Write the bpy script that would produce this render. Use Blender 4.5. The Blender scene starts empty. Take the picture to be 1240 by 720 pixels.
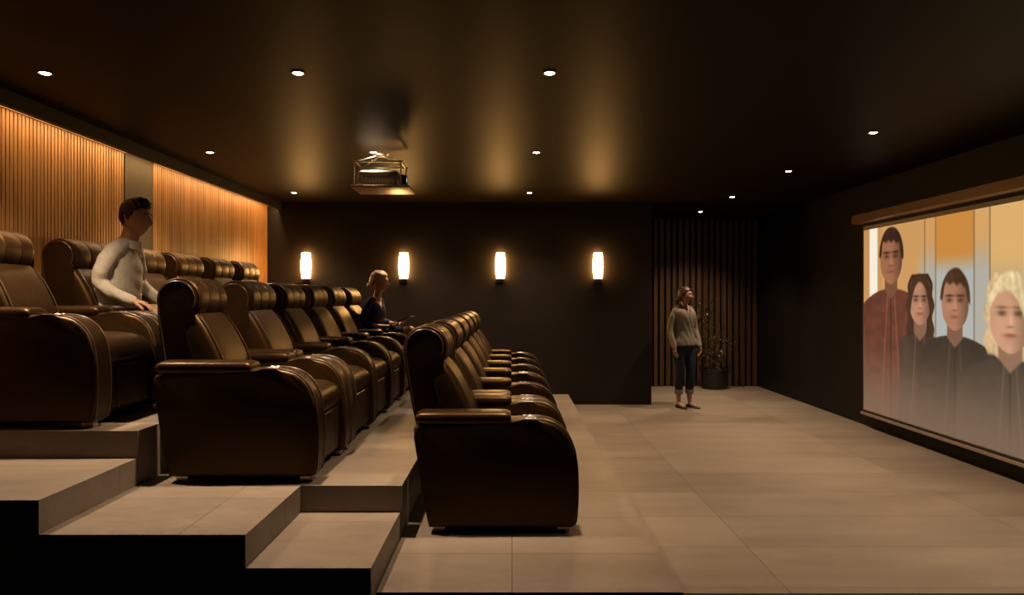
import bpy, bmesh, math, random
from mathutils import Vector, Matrix
random.seed(7)
PI = math.pi
C = bpy.context.scene.collection
scn = bpy.context.scene

# ------------------------------------------------------------------ helpers
def link_mesh(name, bm, m, parent=None, smooth=40):
    me = bpy.data.meshes.new(name)
    bmesh.ops.recalc_face_normals(bm, faces=bm.faces)
    bm.to_mesh(me); bm.free()
    return link_me(name, me, m, parent, smooth)

def link_me(name, me, m, parent=None, smooth=40):
    ms = m if isinstance(m, (list, tuple)) else [m]
    if len(me.materials) == 0:
        for q in ms: me.materials.append(q)
    if smooth:
        for p in me.polygons: p.use_smooth = True
        me.set_sharp_from_angle(angle=math.radians(smooth))
    o = bpy.data.objects.new(name, me); C.objects.link(o)
    if parent: o.parent = parent
    return o

def tag(o, label, cat, group=None):
    o['label'] = label; o['category'] = cat
    if group: o['group'] = group
    return o

def empty(name, loc, label, cat, group=None, rz=0):
    o = bpy.data.objects.new(name, None); C.objects.link(o)
    o.empty_display_size = 0.1
    o.location = loc; o.rotation_euler = (0, 0, rz)
    return tag(o, label, cat, group)

def struct(name, bm, m, smooth=0):
    o = link_mesh(name, bm, m, None, smooth); o['kind'] = 'structure'; return o

def dup(root, loc, label, group=None):
    r = root.copy(); C.objects.link(r); r.location = loc; r['label'] = label
    if group: r['group'] = group
    for ch in root.children:
        c = ch.copy(); C.objects.link(c); c.parent = r
        for g in ch.children:
            d = g.copy(); C.objects.link(d); d.parent = c
    return r

def box(bm, x0, x1, y0, y1, z0, z1, bev=0, seg=2):
    vs = [bm.verts.new(p) for p in ((x0,y0,z0),(x1,y0,z0),(x1,y1,z0),(x0,y1,z0),(x0,y0,z1),(x1,y0,z1),(x1,y1,z1),(x0,y1,z1))]
    fs = [bm.faces.new([vs[i] for i in q]) for q in ((0,3,2,1),(4,5,6,7),(0,1,5,4),(1,2,6,5),(2,3,7,6),(3,0,4,7))]
    if bev:
        es = list({e for f in fs for e in f.edges})
        bmesh.ops.bevel(bm, geom=es, offset=bev, segments=seg, profile=0.6, affect='EDGES')
    return bm

def BX(*a, **k): return box(bmesh.new(), *a, **k)

def prism(bm, pts, y0, y1, bev=0, seg=3):
    a = [bm.verts.new((p[0], y0, p[1])) for p in pts]
    b = [bm.verts.new((p[0], y1, p[1])) for p in pts]
    n = len(pts)
    f1 = bm.faces.new(a); f2 = bm.faces.new(b[::-1])
    for i in range(n):
        j = (i+1) % n
        bm.faces.new((a[i], b[i], b[j], a[j]))
    if bev:
        es = list({e for f in (f1, f2) for e in f.edges})
        bmesh.ops.bevel(bm, geom=es, offset=bev, segments=seg, profile=0.5, affect='EDGES')
    return bm

def catmull(pts, n=6, closed=False):
    out = []; P = [Vector(p) for p in pts]; N = len(P)
    rng = range(N if closed else N-1)
    for i in rng:
        if closed: p0,p1,p2,p3 = P[i-1],P[i],P[(i+1)%N],P[(i+2)%N]
        else: p0,p1,p2,p3 = P[max(i-1,0)],P[i],P[i+1],P[min(i+2,N-1)]
        for k in range(n):
            t = k/n
            out.append(0.5*((2*p1)+(p2-p0)*t+(2*p0-5*p1+4*p2-p3)*t*t+(3*p1-p0-3*p2+p3)*t*t*t))
    if not closed: out.append(P[-1])
    return out

def sweep(bm, pts, radii, side=(0,1,0), n=12, expo=2.0, dome=True):
    """closed tube through pts; radii = r or (along side, across); rounded ends"""
    P = [Vector(p) for p in pts]; R = [(r, r) if not isinstance(r, (tuple, list)) else tuple(r) for r in radii]
    if dome:
        d0 = (P[0]-P[1]).normalized(); d1 = (P[-1]-P[-2]).normalized()
        r0 = min(R[0]); r1 = min(R[-1])
        P2 = []; R2 = []
        for k in (0.97, 0.8, 0.45):
            P2.append(P[0]+d0*r0*k); q = math.sqrt(1-k*k); R2.append((R[0][0]*q, R[0][1]*q))
        P2 += P; R2 += R
        for k in (0.45, 0.8, 0.97):
            P2.append(P[-1]+d1*r1*k); q = math.sqrt(1-k*k); R2.append((R[-1][0]*q, R[-1][1]*q))
        P, R = P2, R2
    S = Vector(side or (.31,.53,.79)).normalized(); rings = []
    for i, p in enumerate(P):
        t = (P[min(i+1, len(P)-1)]-P[max(i-1, 0)]).normalized()
        s = S - t*S.dot(t)
        if s.length < 0.15 and side is not None:
            s = Vector((1,0,0)) - t*t.x
        s.normalize(); b = t.cross(s)
        if side is None: S = s.copy()      # carry the frame along the path
        ring = []
        for k in range(n):
            a = 2*PI*k/n; ca, sa = math.cos(a), math.sin(a)
            ca = math.copysign(abs(ca)**(2/expo), ca); sa = math.copysign(abs(sa)**(2/expo), sa)
            ring.append(bm.verts.new(p + s*(R[i][0]*ca) + b*(R[i][1]*sa)))
        rings.append(ring)
    for i in range(len(rings)-1):
        for k in range(n):
            j = (k+1) % n
            bm.faces.new((rings[i][k], rings[i][j], rings[i+1][j], rings[i+1][k]))
    bm.faces.new(rings[0][::-1]); bm.faces.new(rings[-1])
    return bm

def tube(bm, pts, r, n=6): return sweep(bm, pts, [r]*len(pts), side=(0.13,0.31,0.94), n=n, dome=False)

def lathe(bm, prof, n=24, M=None):
    """prof = [(r,z)...] about Z, then matrix M"""
    M = M or Matrix(); rings = []
    for r, z in prof:
        rings.append([bm.verts.new(M @ Vector((r*math.cos(2*PI*k/n), r*math.sin(2*PI*k/n), z))) for k in range(n)])
    for i in range(len(rings)-1):
        for k in range(n):
            j = (k+1) % n
            bm.faces.new((rings[i][k], rings[i][j], rings[i+1][j], rings[i+1][k]))
    bm.faces.new(rings[0][::-1]); bm.faces.new(rings[-1])
    return bm

def ball(bm, c, r, sub=2):
    if not isinstance(r, (tuple, list)): r = (r, r, r)
    M = Matrix.Translation(Vector(c)) @ Matrix.Diagonal((r[0], r[1], r[2], 1))
    bmesh.ops.create_icosphere(bm, subdivisions=sub, radius=1, matrix=M)
    return bm

def remesh(bm, voxel, smooth=2, name='tmp'):
    me = bpy.data.meshes.new(name); bmesh.ops.recalc_face_normals(bm, faces=bm.faces); bm.to_mesh(me); bm.free()
    o = bpy.data.objects.new(name, me); C.objects.link(o)
    md = o.modifiers.new('r', 'REMESH'); md.mode = 'VOXEL'; md.voxel_size = voxel
    if smooth:
        sm = o.modifiers.new('s', 'SMOOTH'); sm.iterations = smooth; sm.factor = 0.5
    dg = bpy.context.evaluated_depsgraph_get()
    out = bpy.data.meshes.new_from_object(o.evaluated_get(dg))
    bpy.data.objects.remove(o); bpy.data.meshes.remove(me)
    return out

# ------------------------------------------------------------------ materials
def mat(name, col, rough=0.5, metal=0, spec=0.5, coat=0, emit=None, es=0):
    m = bpy.data.materials.new(name); m.use_nodes = True
    b = m.node_tree.nodes['Principled BSDF']
    b.inputs['Base Color'].default_value = (*col, 1); b.inputs['Roughness'].default_value = rough
    b.inputs['Metallic'].default_value = metal; b.inputs['Specular IOR Level'].default_value = spec
    b.inputs['Coat Weight'].default_value = coat
    if emit:
        b.inputs['Emission Color'].default_value = (*emit, 1); b.inputs['Emission Strength'].default_value = es
    return m

def nd(m, t, **k):
    n = m.node_tree.nodes.new(t)
    for a, v in k.items(): setattr(n, a, v)
    return n
def ln(m, a, b): m.node_tree.links.new(a, b)
def bsdf(m): return m.node_tree.nodes['Principled BSDF']

def noise_col(m, c0, c1, scale, vec='Object', stretch=(1,1,1), detail=6, bump=0, lo=0.3, hi=0.7, rough=None):
    tc = nd(m, 'ShaderNodeTexCoord'); mp = nd(m, 'ShaderNodeMapping'); mp.inputs['Scale'].default_value = stretch
    src = tc.outputs[vec] if vec != 'Pos' else nd(m, 'ShaderNodeNewGeometry').outputs['Position']
    ln(m, src, mp.inputs['Vector'])
    nz = nd(m, 'ShaderNodeTexNoise'); nz.inputs['Scale'].default_value = scale; nz.inputs['Detail'].default_value = detail
    ln(m, mp.outputs['Vector'], nz.inputs['Vector'])
    rp = nd(m, 'ShaderNodeValToRGB'); rp.color_ramp.elements[0].position = lo; rp.color_ramp.elements[1].position = hi
    rp.color_ramp.elements[0].color = (*c0, 1); rp.color_ramp.elements[1].color = (*c1, 1)
    ln(m, nz.outputs['Fac'], rp.inputs['Fac']); ln(m, rp.outputs['Color'], bsdf(m).inputs['Base Color'])
    if bump:
        bp = nd(m, 'ShaderNodeBump'); bp.inputs['Strength'].default_value = bump; bp.inputs['Distance'].default_value = 0.01
        ln(m, nz.outputs['Fac'], bp.inputs['Height']); ln(m, bp.outputs['Normal'], bsdf(m).inputs['Normal'])
    return rp, nz

def tile_mat(name, x0, wx, y0, wy, tint=1.0):
    m = mat(name, (.4,.35,.3), 0.5, spec=0.35)
    geo = nd(m, 'ShaderNodeNewGeometry'); sp = nd(m, 'ShaderNodeSeparateXYZ'); ln(m, geo.outputs['Position'], sp.inputs[0])
    def M(op, a, b=None, c=None):
        n = nd(m, 'ShaderNodeMath', operation=op)
        for i, v in enumerate((a, b, c)):
            if v is None: continue
            if isinstance(v, (int, float)): n.inputs[i].default_value = v
            else: ln(m, v, n.inputs[i])
        return n.outputs[0]
    def joint(s, o, w):
        q = M('DIVIDE', M('SUBTRACT', s, o), w)
        fr = M('SUBTRACT', q, M('FLOOR', M('ADD', q, 0.5)))
        return M('LESS_THAN', M('ABSOLUTE', fr), 0.0022/w), M('FLOOR', q)
    jx, ix = joint(sp.outputs[0], x0, wx); jy, iy = joint(sp.outputs[1], y0, wy)
    j = M('MAXIMUM', jx, jy)
    # stone cloud: two scales, stretched along x as in the honed slabs
    mp = nd(m, 'ShaderNodeMapping'); mp.inputs['Scale'].default_value = (0.55, 1.5, 1.5); ln(m, geo.outputs['Position'], mp.inputs[0])
    n1 = nd(m, 'ShaderNodeTexNoise'); n1.inputs['Scale'].default_value = 1.6; n1.inputs['Detail'].default_value = 8; n1.inputs['Roughness'].default_value = 0.62
    ln(m, mp.outputs[0], n1.inputs['Vector'])
    n2 = nd(m, 'ShaderNodeTexNoise'); n2.inputs['Scale'].default_value = 22; n2.inputs['Detail'].default_value = 7
    ln(m, mp.outputs[0], n2.inputs['Vector'])
    cb = nd(m, 'ShaderNodeCombineXYZ'); ln(m, ix, cb.inputs[0]); ln(m, iy, cb.inputs[1])
    wn = nd(m, 'ShaderNodeTexWhiteNoise'); ln(m, cb.outputs[0], wn.inputs['Vector'])
    f = M('ADD', M('MULTIPLY', n1.outputs['Fac'], 0.62), M('ADD', M('MULTIPLY', n2.outputs['Fac'], 0.27), M('MULTIPLY', wn.outputs['Value'], 0.17)))
    rp = nd(m, 'ShaderNodeValToRGB'); rp.color_ramp.elements[0].position = 0.33; rp.color_ramp.elements[1].position = 0.66
    rp.color_ramp.elements[0].color = (.122*tint,.098*tint,.077*tint,1); rp.color_ramp.elements[1].color = (.212*tint,.178*tint,.144*tint,1)
    ln(m, f, rp.inputs['Fac'])
    mx = nd(m, 'ShaderNodeMix', data_type='RGBA'); ln(m, j, mx.inputs['Factor']); ln(m, rp.outputs['Color'], mx.inputs[6])
    mx.inputs[7].default_value = (.04,.032,.025,1); ln(m, mx.outputs[2], bsdf(m).inputs['Base Color'])
    bp = nd(m, 'ShaderNodeBump'); bp.inputs['Strength'].default_value = 0.08; bp.inputs['Distance'].default_value = 0.01
    ln(m, n2.outputs['Fac'], bp.inputs['Height']); ln(m, bp.outputs['Normal'], bsdf(m).inputs['Normal'])
    ln(m, M('ADD', M('MULTIPLY', n2.outputs['Fac'], 0.3), 0.36), bsdf(m).inputs['Roughness'])
    return m

def wood_mat(name, c0, c1, axis, pitch, rough=0.45):
    m = mat(name, c0, rough, spec=0.3)
    geo = nd(m, 'ShaderNodeNewGeometry'); sp = nd(m, 'ShaderNodeSeparateXYZ'); ln(m, geo.outputs['Position'], sp.inputs[0])
    d = nd(m, 'ShaderNodeMath', operation='DIVIDE'); ln(m, sp.outputs[axis], d.inputs[0]); d.inputs[1].default_value = pitch
    fl = nd(m, 'ShaderNodeMath', operation='FLOOR'); ln(m, d.outputs[0], fl.inputs[0])
    wn = nd(m, 'ShaderNodeTexWhiteNoise', noise_dimensions='1D'); ln(m, fl.outputs[0], wn.inputs['W'])
    mp = nd(m, 'ShaderNodeMapping'); mp.inputs['Scale'].default_value = (14, 14, 0.7); ln(m, geo.outputs['Position'], mp.inputs[0])
    nz = nd(m, 'ShaderNodeTexNoise'); nz.inputs['Scale'].default_value = 4; nz.inputs['Detail'].default_value = 6; nz.inputs['Distortion'].default_value = .6
    ln(m, mp.outputs[0], nz.inputs['Vector'])
    a = nd(m, 'ShaderNodeMath', operation='MULTIPLY_ADD'); ln(m, wn.outputs['Value'], a.inputs[0]); a.inputs[1].default_value = 0.45; ln(m, nz.outputs['Fac'], a.inputs[2])
    rp = nd(m, 'ShaderNodeValToRGB'); rp.color_ramp.elements[0].position = 0.35; rp.color_ramp.elements[1].position = 1.05
    rp.color_ramp.elements[0].color = (*c0, 1); rp.color_ramp.elements[1].color = (*c1, 1)
    ln(m, a.outputs[0], rp.inputs['Fac']); ln(m, rp.outputs['Color'], bsdf(m).inputs['Base Color'])
    return m

def leather(name, c0, c1, rough=0.36):
    m = mat(name, c0, rough, spec=0.42); bsdf(m).inputs['Specular Tint'].default_value = (1,.60,.26,1)
    rp, nz = noise_col(m, c0, c1, 3.2, detail=7, lo=.35, hi=.7)
    tc = nd(m, 'ShaderNodeTexCoord')
    v = nd(m, 'ShaderNodeTexVoronoi'); v.inputs['Scale'].default_value = 170; ln(m, tc.outputs['Object'], v.inputs['Vector'])
    w = nd(m, 'ShaderNodeTexNoise'); w.inputs['Scale'].default_value = 14; w.inputs['Detail'].default_value = 5; w.inputs['Distortion'].default_value = 1.0
    ln(m, tc.outputs['Object'], w.inputs['Vector'])
    b1 = nd(m, 'ShaderNodeBump'); b1.inputs['Strength'].default_value = .10; b1.inputs['Distance'].default_value = .004; ln(m, v.outputs['Distance'], b1.inputs['Height'])
    b2 = nd(m, 'ShaderNodeBump'); b2.inputs['Strength'].default_value = .07; b2.inputs['Distance'].default_value = .02; ln(m, w.outputs['Fac'], b2.inputs['Height'])
    ln(m, b1.outputs['Normal'], b2.inputs['Normal']); ln(m, b2.outputs['Normal'], bsdf(m).inputs['Normal'])
    return m

M_floor = tile_mat('honed_floor_tile', 1.464, 1.922, 3.754, .613)
M_plat = tile_mat('platform_tile', -1.55, 1.55, 3.845, .615)
M_step = tile_mat('step_tile', -1.85, 4.0, 3.93, 2.0)
M_fascia = mat('dark_fascia_tile', (.035,.022,.017), .5); noise_col(M_fascia, (.022,.014,.011), (.05,.03,.024), 6)
M_ceil = mat('satin_brown_ceiling', (.02,.013,.006), .47, spec=.05); bsdf(M_ceil).inputs['Specular Tint'].default_value = (1,.68,.26,1); noise_col(M_ceil, (.0075,.0042,.0012), (.0115,.0066,.0020), 1.5, 'Pos')
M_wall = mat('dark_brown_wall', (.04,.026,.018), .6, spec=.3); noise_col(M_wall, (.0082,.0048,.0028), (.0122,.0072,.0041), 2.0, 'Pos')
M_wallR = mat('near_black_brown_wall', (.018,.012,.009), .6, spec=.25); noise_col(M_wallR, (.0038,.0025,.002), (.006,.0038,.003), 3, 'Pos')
M_gapb = mat('black_felt', (.012,.008,.006), .9, spec=.1); noise_col(M_gapb, (.010,.007,.005), (.015,.010,.007), 40)
M_slat = wood_mat('warm_oak_slat', (.17,.080,.022), (.36,.185,.062), 1, .04)
M_slat2 = wood_mat('walnut_slat', (.042,.023,.012), (.10,.056,.028), 0, .1)
M_olive = mat('olive_plaster', (.085,.07,.042), .7); noise_col(M_olive, (.034,.025,.011), (.052,.038,.018), 5)
M_trimw = mat('oak_trim', (.30,.16,.07), .5); noise_col(M_trimw, (.24,.125,.055), (.34,.19,.085), 3, stretch=(20,.6,20))
M_lea = leather('espresso_leather', (.0080,.0040,.0015), (.0175,.0086,.0030), .44)
M_pad = leather('dark_armrest_leather', (.0085,.0043,.0016), (.0165,.0083,.0030), .38)
M_pipe = mat('leather_piping', (.05,.03,.018), .3); noise_col(M_pipe, (.042,.025,.015), (.06,.036,.021), 30)
M_blk = mat('black_plastic', (.012,.011,.010), .35); noise_col(M_blk, (.010,.009,.009), (.016,.015,.014), 60)
M_chr = mat('brushed_chrome', (.5,.48,.45), .34, 1); noise_col(M_chr, (.42,.40,.37), (.52,.50,.47), 40)
M_alu = mat('satin_aluminium_foot', (.62,.52,.42), .35, 1); noise_col(M_alu, (.55,.46,.37), (.68,.58,.47), 60)
M_lampw = mat('bronze_lamp_trim', (.12,.09,.06), .4); noise_col(M_lampw, (.10,.075,.05), (.14,.105,.07), 30); M_btn = mat('shirt_button', (.6,.57,.5), .4); noise_col(M_btn, (.55,.52,.46), (.65,.62,.55), 90)
M_bulb = mat('downlight_glass', (.9,.85,.75), .3, emit=(1,.80,.52), es=60)
M_scon = mat('glowing_sconce_glass', (.9,.8,.65), .4, emit=(1,.50,.14), es=75)
M_led = mat('led_strip', (.9,.8,.6), .4, emit=(1,.58,.24), es=75)
M_bronze = mat('bronze_sconce_plate', (.22,.13,.06), .4, .8); noise_col(M_bronze, (.18,.105,.05), (.26,.155,.075), 20)
M_case = mat('bronze_screen_case', (.23,.13,.06), .42, .3); noise_col(M_case, (.19,.105,.05), (.27,.155,.075), 4, stretch=(20,.5,20))
M_bord = mat('black_screen_border', (.012,.010,.009), .8); noise_col(M_bord, (.010,.008,.007), (.015,.012,.011), 50)
M_fab = mat('grey_screen_fabric', (.38,.34,.31), .8); noise_col(M_fab, (.34,.30,.27), (.42,.37,.34), 80)
M_bar = mat('screen_weight_bar', (.33,.27,.23), .45, .4); noise_col(M_bar, (.29,.235,.2), (.37,.30,.26), 12)
M_proj = mat('graphite_projector_shell', (.06,.058,.055), .3); noise_col(M_proj, (.12,.115,.105), (.16,.15,.14), 30)
M_shelf = mat('warm_wood_shelf', (.42,.29,.18), .35); noise_col(M_shelf, (.36,.245,.15), (.48,.335,.21), 3, stretch=(1,12,12))
M_lens = mat('projector_lens_glass', (.02,.02,.03), .05, coat=1, emit=(.7,.75,1), es=1.5)
M_pot = mat('black_pot', (.014,.013,.012), .45); noise_col(M_pot, (.011,.010,.010), (.018,.017,.016), 30)
M_soil = mat('soil', (.03,.02,.012), .95); noise_col(M_soil, (.02,.013,.008), (.05,.033,.02), 60)
M_leaf = mat('small_green_leaf', (.07,.085,.025), .5); noise_col(M_leaf, (.09,.105,.035), (.20,.20,.075), 9)
M_twig = mat('twig_bark', (.10,.06,.035), .8); noise_col(M_twig, (.08,.045,.025), (.13,.08,.05), 50)
def skin(n, c):
    m = mat(n, c, .5, spec=.35); noise_col(m, tuple(q*.9 for q in c), tuple(q*1.08 for q in c), 12)
    bsdf(m).inputs['Subsurface Weight'].default_value = .05; return m
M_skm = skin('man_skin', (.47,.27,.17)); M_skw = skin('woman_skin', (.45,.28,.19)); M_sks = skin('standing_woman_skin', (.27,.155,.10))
def fabric(n, c, rough=.85, s=60, bump=.25):
    m = mat(n, c, rough, spec=.2); noise_col(m, tuple(q*.88 for q in c), tuple(q*1.1 for q in c), s)
    tc = nd(m, 'ShaderNodeTexCoord'); w = nd(m, 'ShaderNodeTexNoise'); w.inputs['Scale'].default_value = 17; w.inputs['Detail'].default_value = 3; w.inputs['Distortion'].default_value = 1.4
    mp = nd(m, 'ShaderNodeMapping'); mp.inputs['Scale'].default_value = (1,1,.6); ln(m, tc.outputs['Object'], mp.inputs[0]); ln(m, mp.outputs[0], w.inputs['Vector'])
    b = nd(m, 'ShaderNodeBump'); b.inputs['Strength'].default_value = bump; b.inputs['Distance'].default_value = .03
    ln(m, w.outputs['Fac'], b.inputs['Height']); ln(m, b.outputs['Normal'], bsdf(m).inputs['Normal']); return m
M_shirt = fabric('pale_linen_shirt', (.50,.465,.41), bump=.22); M_khaki = fabric('khaki_cloth', (.30,.21,.13))
M_navy = fabric('navy_dress_cloth', (.012,.017,.045)); M_knit = fabric('taupe_knit', (.165,.15,.122)); M_jean = fabric('dark_denim', (.010,.015,.026)); M_cuff = fabric('turned_denim_cuff', (.13,.14,.15))
def hairm(n, c): 
    m = mat(n, c, .45, spec=.4); noise_col(m, tuple(q*.6 for q in c), tuple(q*1.5 for q in c), 30, stretch=(.4,3,1), bump=.5); return m
M_hblk = hairm('black_hair', (.012,.009,.007)); M_hblo = hairm('dark_blonde_hair', (.36,.25,.14)); M_hbrn = hairm('brown_hair', (.034,.019,.011))
M_eye = mat('eye_white', (.6,.56,.5), .2); noise_col(M_eye, (.55,.5,.45), (.65,.6,.55), 90)
M_iris = mat('dark_iris', (.03,.017,.01), .15); noise_col(M_iris, (.02,.012,.008), (.04,.022,.014), 300)
M_lip = mat('lip_skin', (.32,.11,.085), .4); noise_col(M_lip, (.28,.095,.075), (.36,.125,.095), 60)
M_shoe = mat('black_shoe_leather', (.012,.010,.010), .3); noise_col(M_shoe, (.009,.008,.008), (.016,.014,.013), 40)
M_sole = mat('dark_brown_shoe', (.05,.028,.016), .45); noise_col(M_sole, (.04,.022,.013), (.06,.034,.02), 30)

# ------------------------------------------------------------------ constants (metres; y = distance from camera, camera eye 1.55)
EYE = 1.55; CEIL = 2.926; XL = -3.54; XR = 4.297; YB = 10.17; YA = 12.26; XB = 2.02
Y0 = 3.257; Y1 = 4.106
Z1, Z2, ZS1, ZS2, Z3 = .15, .45, .295, .61, .77

# ------------------------------------------------------------------ room shell
struct('floor', BX(-.70, XR+.2, 3.68, YA+.2, -.2, 0), M_floor)
struct('ceiling', BX(-4.0, XR+.2, .6, YA+.2, CEIL, CEIL+.15), M_ceil)
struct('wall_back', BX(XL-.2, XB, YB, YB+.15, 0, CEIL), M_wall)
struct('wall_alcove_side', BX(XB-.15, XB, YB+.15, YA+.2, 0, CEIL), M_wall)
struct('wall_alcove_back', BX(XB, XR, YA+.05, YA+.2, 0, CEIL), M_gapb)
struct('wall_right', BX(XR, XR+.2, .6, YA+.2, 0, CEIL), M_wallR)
struct('wall_left', BX(XL-.2, XL-.037, .6, YB, 0, CEIL), M_gapb)
struct('trim_1', BX(-3.385, -3.34, .6, YB, 2.822, CEIL), M_wall)           # dark fascia hiding the cove light
struct('trim_2', BX(XL-.035, XL+.012, 1.0, 6.425, 2.868, 2.905, bev=.003), M_trimw)
struct('trim_3', BX(XL-.035, XL+.012, 6.925, YB, 2.868, 2.905, bev=.003), M_trimw)
struct('trim_4', BX(XL-.035, XL-.004, 6.43, 6.92, 0, CEIL), M_olive)       # plain pilaster between the slat panels
struct('trim_5', BX(.814, XR, 3.63, 3.68, -.2, -.004), M_fascia)           # dark edge of the floor

def tiled(name, m, *b): return struct(name, BX(*b), m)
tiled('floor_front_tier', M_plat, -.645, .814, 3.335, YB, 0, Z1)
tiled('floor_middle_tier', M_plat, -2.19, -.645, Y1, YB, 0, Z2)
tiled('floor_top_tier', M_plat, XL-.03, -2.19, Y1, YB, 0, Z3)
tiled('floor_low_step', M_step, -1.237, -.655, Y0, Y1, 0, ZS1)
tiled('floor_middle_landing', M_plat, -2.196, -1.237, Y0, Y1, 0, Z2)
tiled('floor_high_step', M_step, -3.4, -2.196, Y0, Y1, 0, ZS2)

def slats(y0, y1, pitch, w, z0, z1):
    bm = bmesh.new()
    box(bm, XL-.035, XL-.02, y0, y1, z0, z1)
    n = int((y1-y0)/pitch)
    for i in range(n):
        y = y0 + (i+.5)*pitch
        fs = len(bm.faces)
        box(bm, XL-.02, XL, y-w/2, y+w/2, z0, z1)
    return bm
def slat_panel(bm, mats, label):
    o = link_mesh('slat_panel', bm, mats, None, 0)
    return tag(o, label, 'wall panel', 'slatted wood wall panels')
for y0, y1, lb in ((2.8, 6.425, 'warm oak slat wall panel on the near side of the plain olive pilaster'),
                   (6.925, YB, 'warm oak slat wall panel between the plain olive pilaster and the far wall')):
    o = slat_panel(slats(y0, y1, .0405, .0285, .0, 2.868), [M_slat, M_gapb], lb)
    for p in o.data.polygons:
        if p.center.x < XL-.0199 and abs(p.normal.x) > .9: p.material_index = 1
bm = bmesh.new(); box(bm, XB+.0, XR, YA+.03, YA+.05, 0, CEIL); n = 21; pw = (XR-XB)/n
for i in range(n):
    x = XB+(i+.5)*pw; wd = (.072,.060,.066)[i % 3]
    box(bm, x-wd/2, x+wd/2, YA-.012, YA+.03, 0, CEIL-.004)
o = slat_panel(bm, [M_slat2, M_gapb], 'dark walnut slat panel of wide boards filling the alcove behind the standing woman')
for p in o.data.polygons:
    if p.center.y > YA+.029 and p.center.y < YA+.031 and (p.area > 1): p.material_index = 1

# LED cove behind the fascia
o = link_mesh('led_strip', BX(-3.415, -3.385, 3.3, YB-.05, 2.898, CEIL), [M_led, M_bronze], None, 0)
for p in o.data.polygons:
    if p.normal.z > -.5: p.material_index = 1
tag(o, 'warm glowing strip light in the cove above the oak slats', 'light')

# ------------------------------------------------------------------ downlights
def make_downlight():
    r = empty('downlight', (0,0,CEIL), '', 'ceiling light', 'recessed ceiling downlights')
    link_mesh('trim_ring', lathe(bmesh.new(), [(.030,0),(.044,0),(.046,-.004),(.042,-.007),(.032,-.005),(.029,.0)], 28), M_lampw, r)
    link_mesh('lens', lathe(bmesh.new(), [(.001,-.0015),(.026,-.0015),(.030,-.003),(.026,-.006),(.001,-.0075)], 24), M_bulb, r)
    return r
DL = [(-2.86,4.30,'nearest the viewer along the slatted wall'),
      (-1.31,4.30,'between the two others of the row nearest the viewer'),
      (.23,4.30,'nearest the viewer in the column over the front row'),
      (-2.86,6.65,'near the slatted wall, above the olive pilaster'),
      (-1.31,6.65,'right above the hanging projector'),
      (.23,6.65,'second from the viewer in the column over the front row'),
      (-2.86,9.21,'in the far corner above the leftmost sconce'),
      (-1.31,9.21,'just beyond the projector shelf, close to the far wall'),
      (.23,9.21,'farthest in the column over the front row, close to the far wall'),
      (3.01,5.85,'nearest the viewer in the column along the screen wall'),
      (3.01,7.64,'second from the viewer in the column along the screen wall'),
      (3.01,9.59,'third from the viewer in the column along the screen wall'),
      (3.02,11.24,'in front of the alcove slats, above the plant'),
      (3.01,4.05,'above the near end of the projection screen')]
dl0 = make_downlight()
def spot(x, y, z, P, size=112, blend=1.0):
    L = bpy.data.lights.new('downlight_beam', 'SPOT'); L.energy = P; L.color = (1,.69,.43); L.spot_size = math.radians(size); L.spot_blend = blend; L.shadow_soft_size = .045
    o = bpy.data.objects.new('downlight_beam', L); C.objects.link(o); o.location = (x,y,z)
POW = 300
for i, (x, y, w) in enumerate(DL):
    lb = 'recessed ceiling downlight ' + w
    if i == 0: dl0.location = (x,y,CEIL); dl0['label'] = lb
    else: dup(dl0, (x,y,CEIL), lb)
    spot(x, y, CEIL-.012, POW*(1.45 if i < 2 else 1.03))

# ------------------------------------------------------------------ wall sconces
def make_sconce():
    r = empty('wall_sconce', (0,0,0), '', 'wall lamp', 'glowing sconces on the far wall')
    bm = bmesh.new(); N = 10; rows = []
    for k in range(13):
        t = k/12; z = -.185+.37*t; w = .058+.016*math.sin(PI*t); 
        rows.append([bm.verts.new((w*math.cos(PI+PI*q/N), -.012+1.15*w*math.sin(PI+PI*q/N), z)) for q in range(N+1)])
    for a, b in zip(rows, rows[1:]):
        for q in range(N): bm.faces.new((a[q], a[q+1], b[q+1], b[q]))
        bm.faces.new((a[N], a[0], b[0], b[N]))
    bm.faces.new(rows[0]); bm.faces.new(rows[-1])
    link_mesh('glass_shade', bm, M_scon, r, 50)
    link_mesh('back_plate', BX(-.045,.045,-.012,0,-.235,.20,bev=.003), M_bronze, r)
    link_mesh('bottom_cap', BX(-.05,.05,-.075,-.008,-.197,-.187,bev=.003), M_bronze, r)
    return r
sc0 = make_sconce()
for i, (x, w) in enumerate(((-2.98,'nearest the oak slat wall, above the middle row'),(-1.567,'the one beside the head of the seated blonde woman'),
                            (-.167,'on the bare wall above the end of the front row'),(1.244,'the one nearest the alcove'))):
    lb = 'glowing barrel-shaped wall sconce, ' + w
    if i == 0: sc0.location = (x, YB, 2.01); sc0['label'] = lb
    else: dup(sc0, (x, YB, 2.01), lb)

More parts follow.
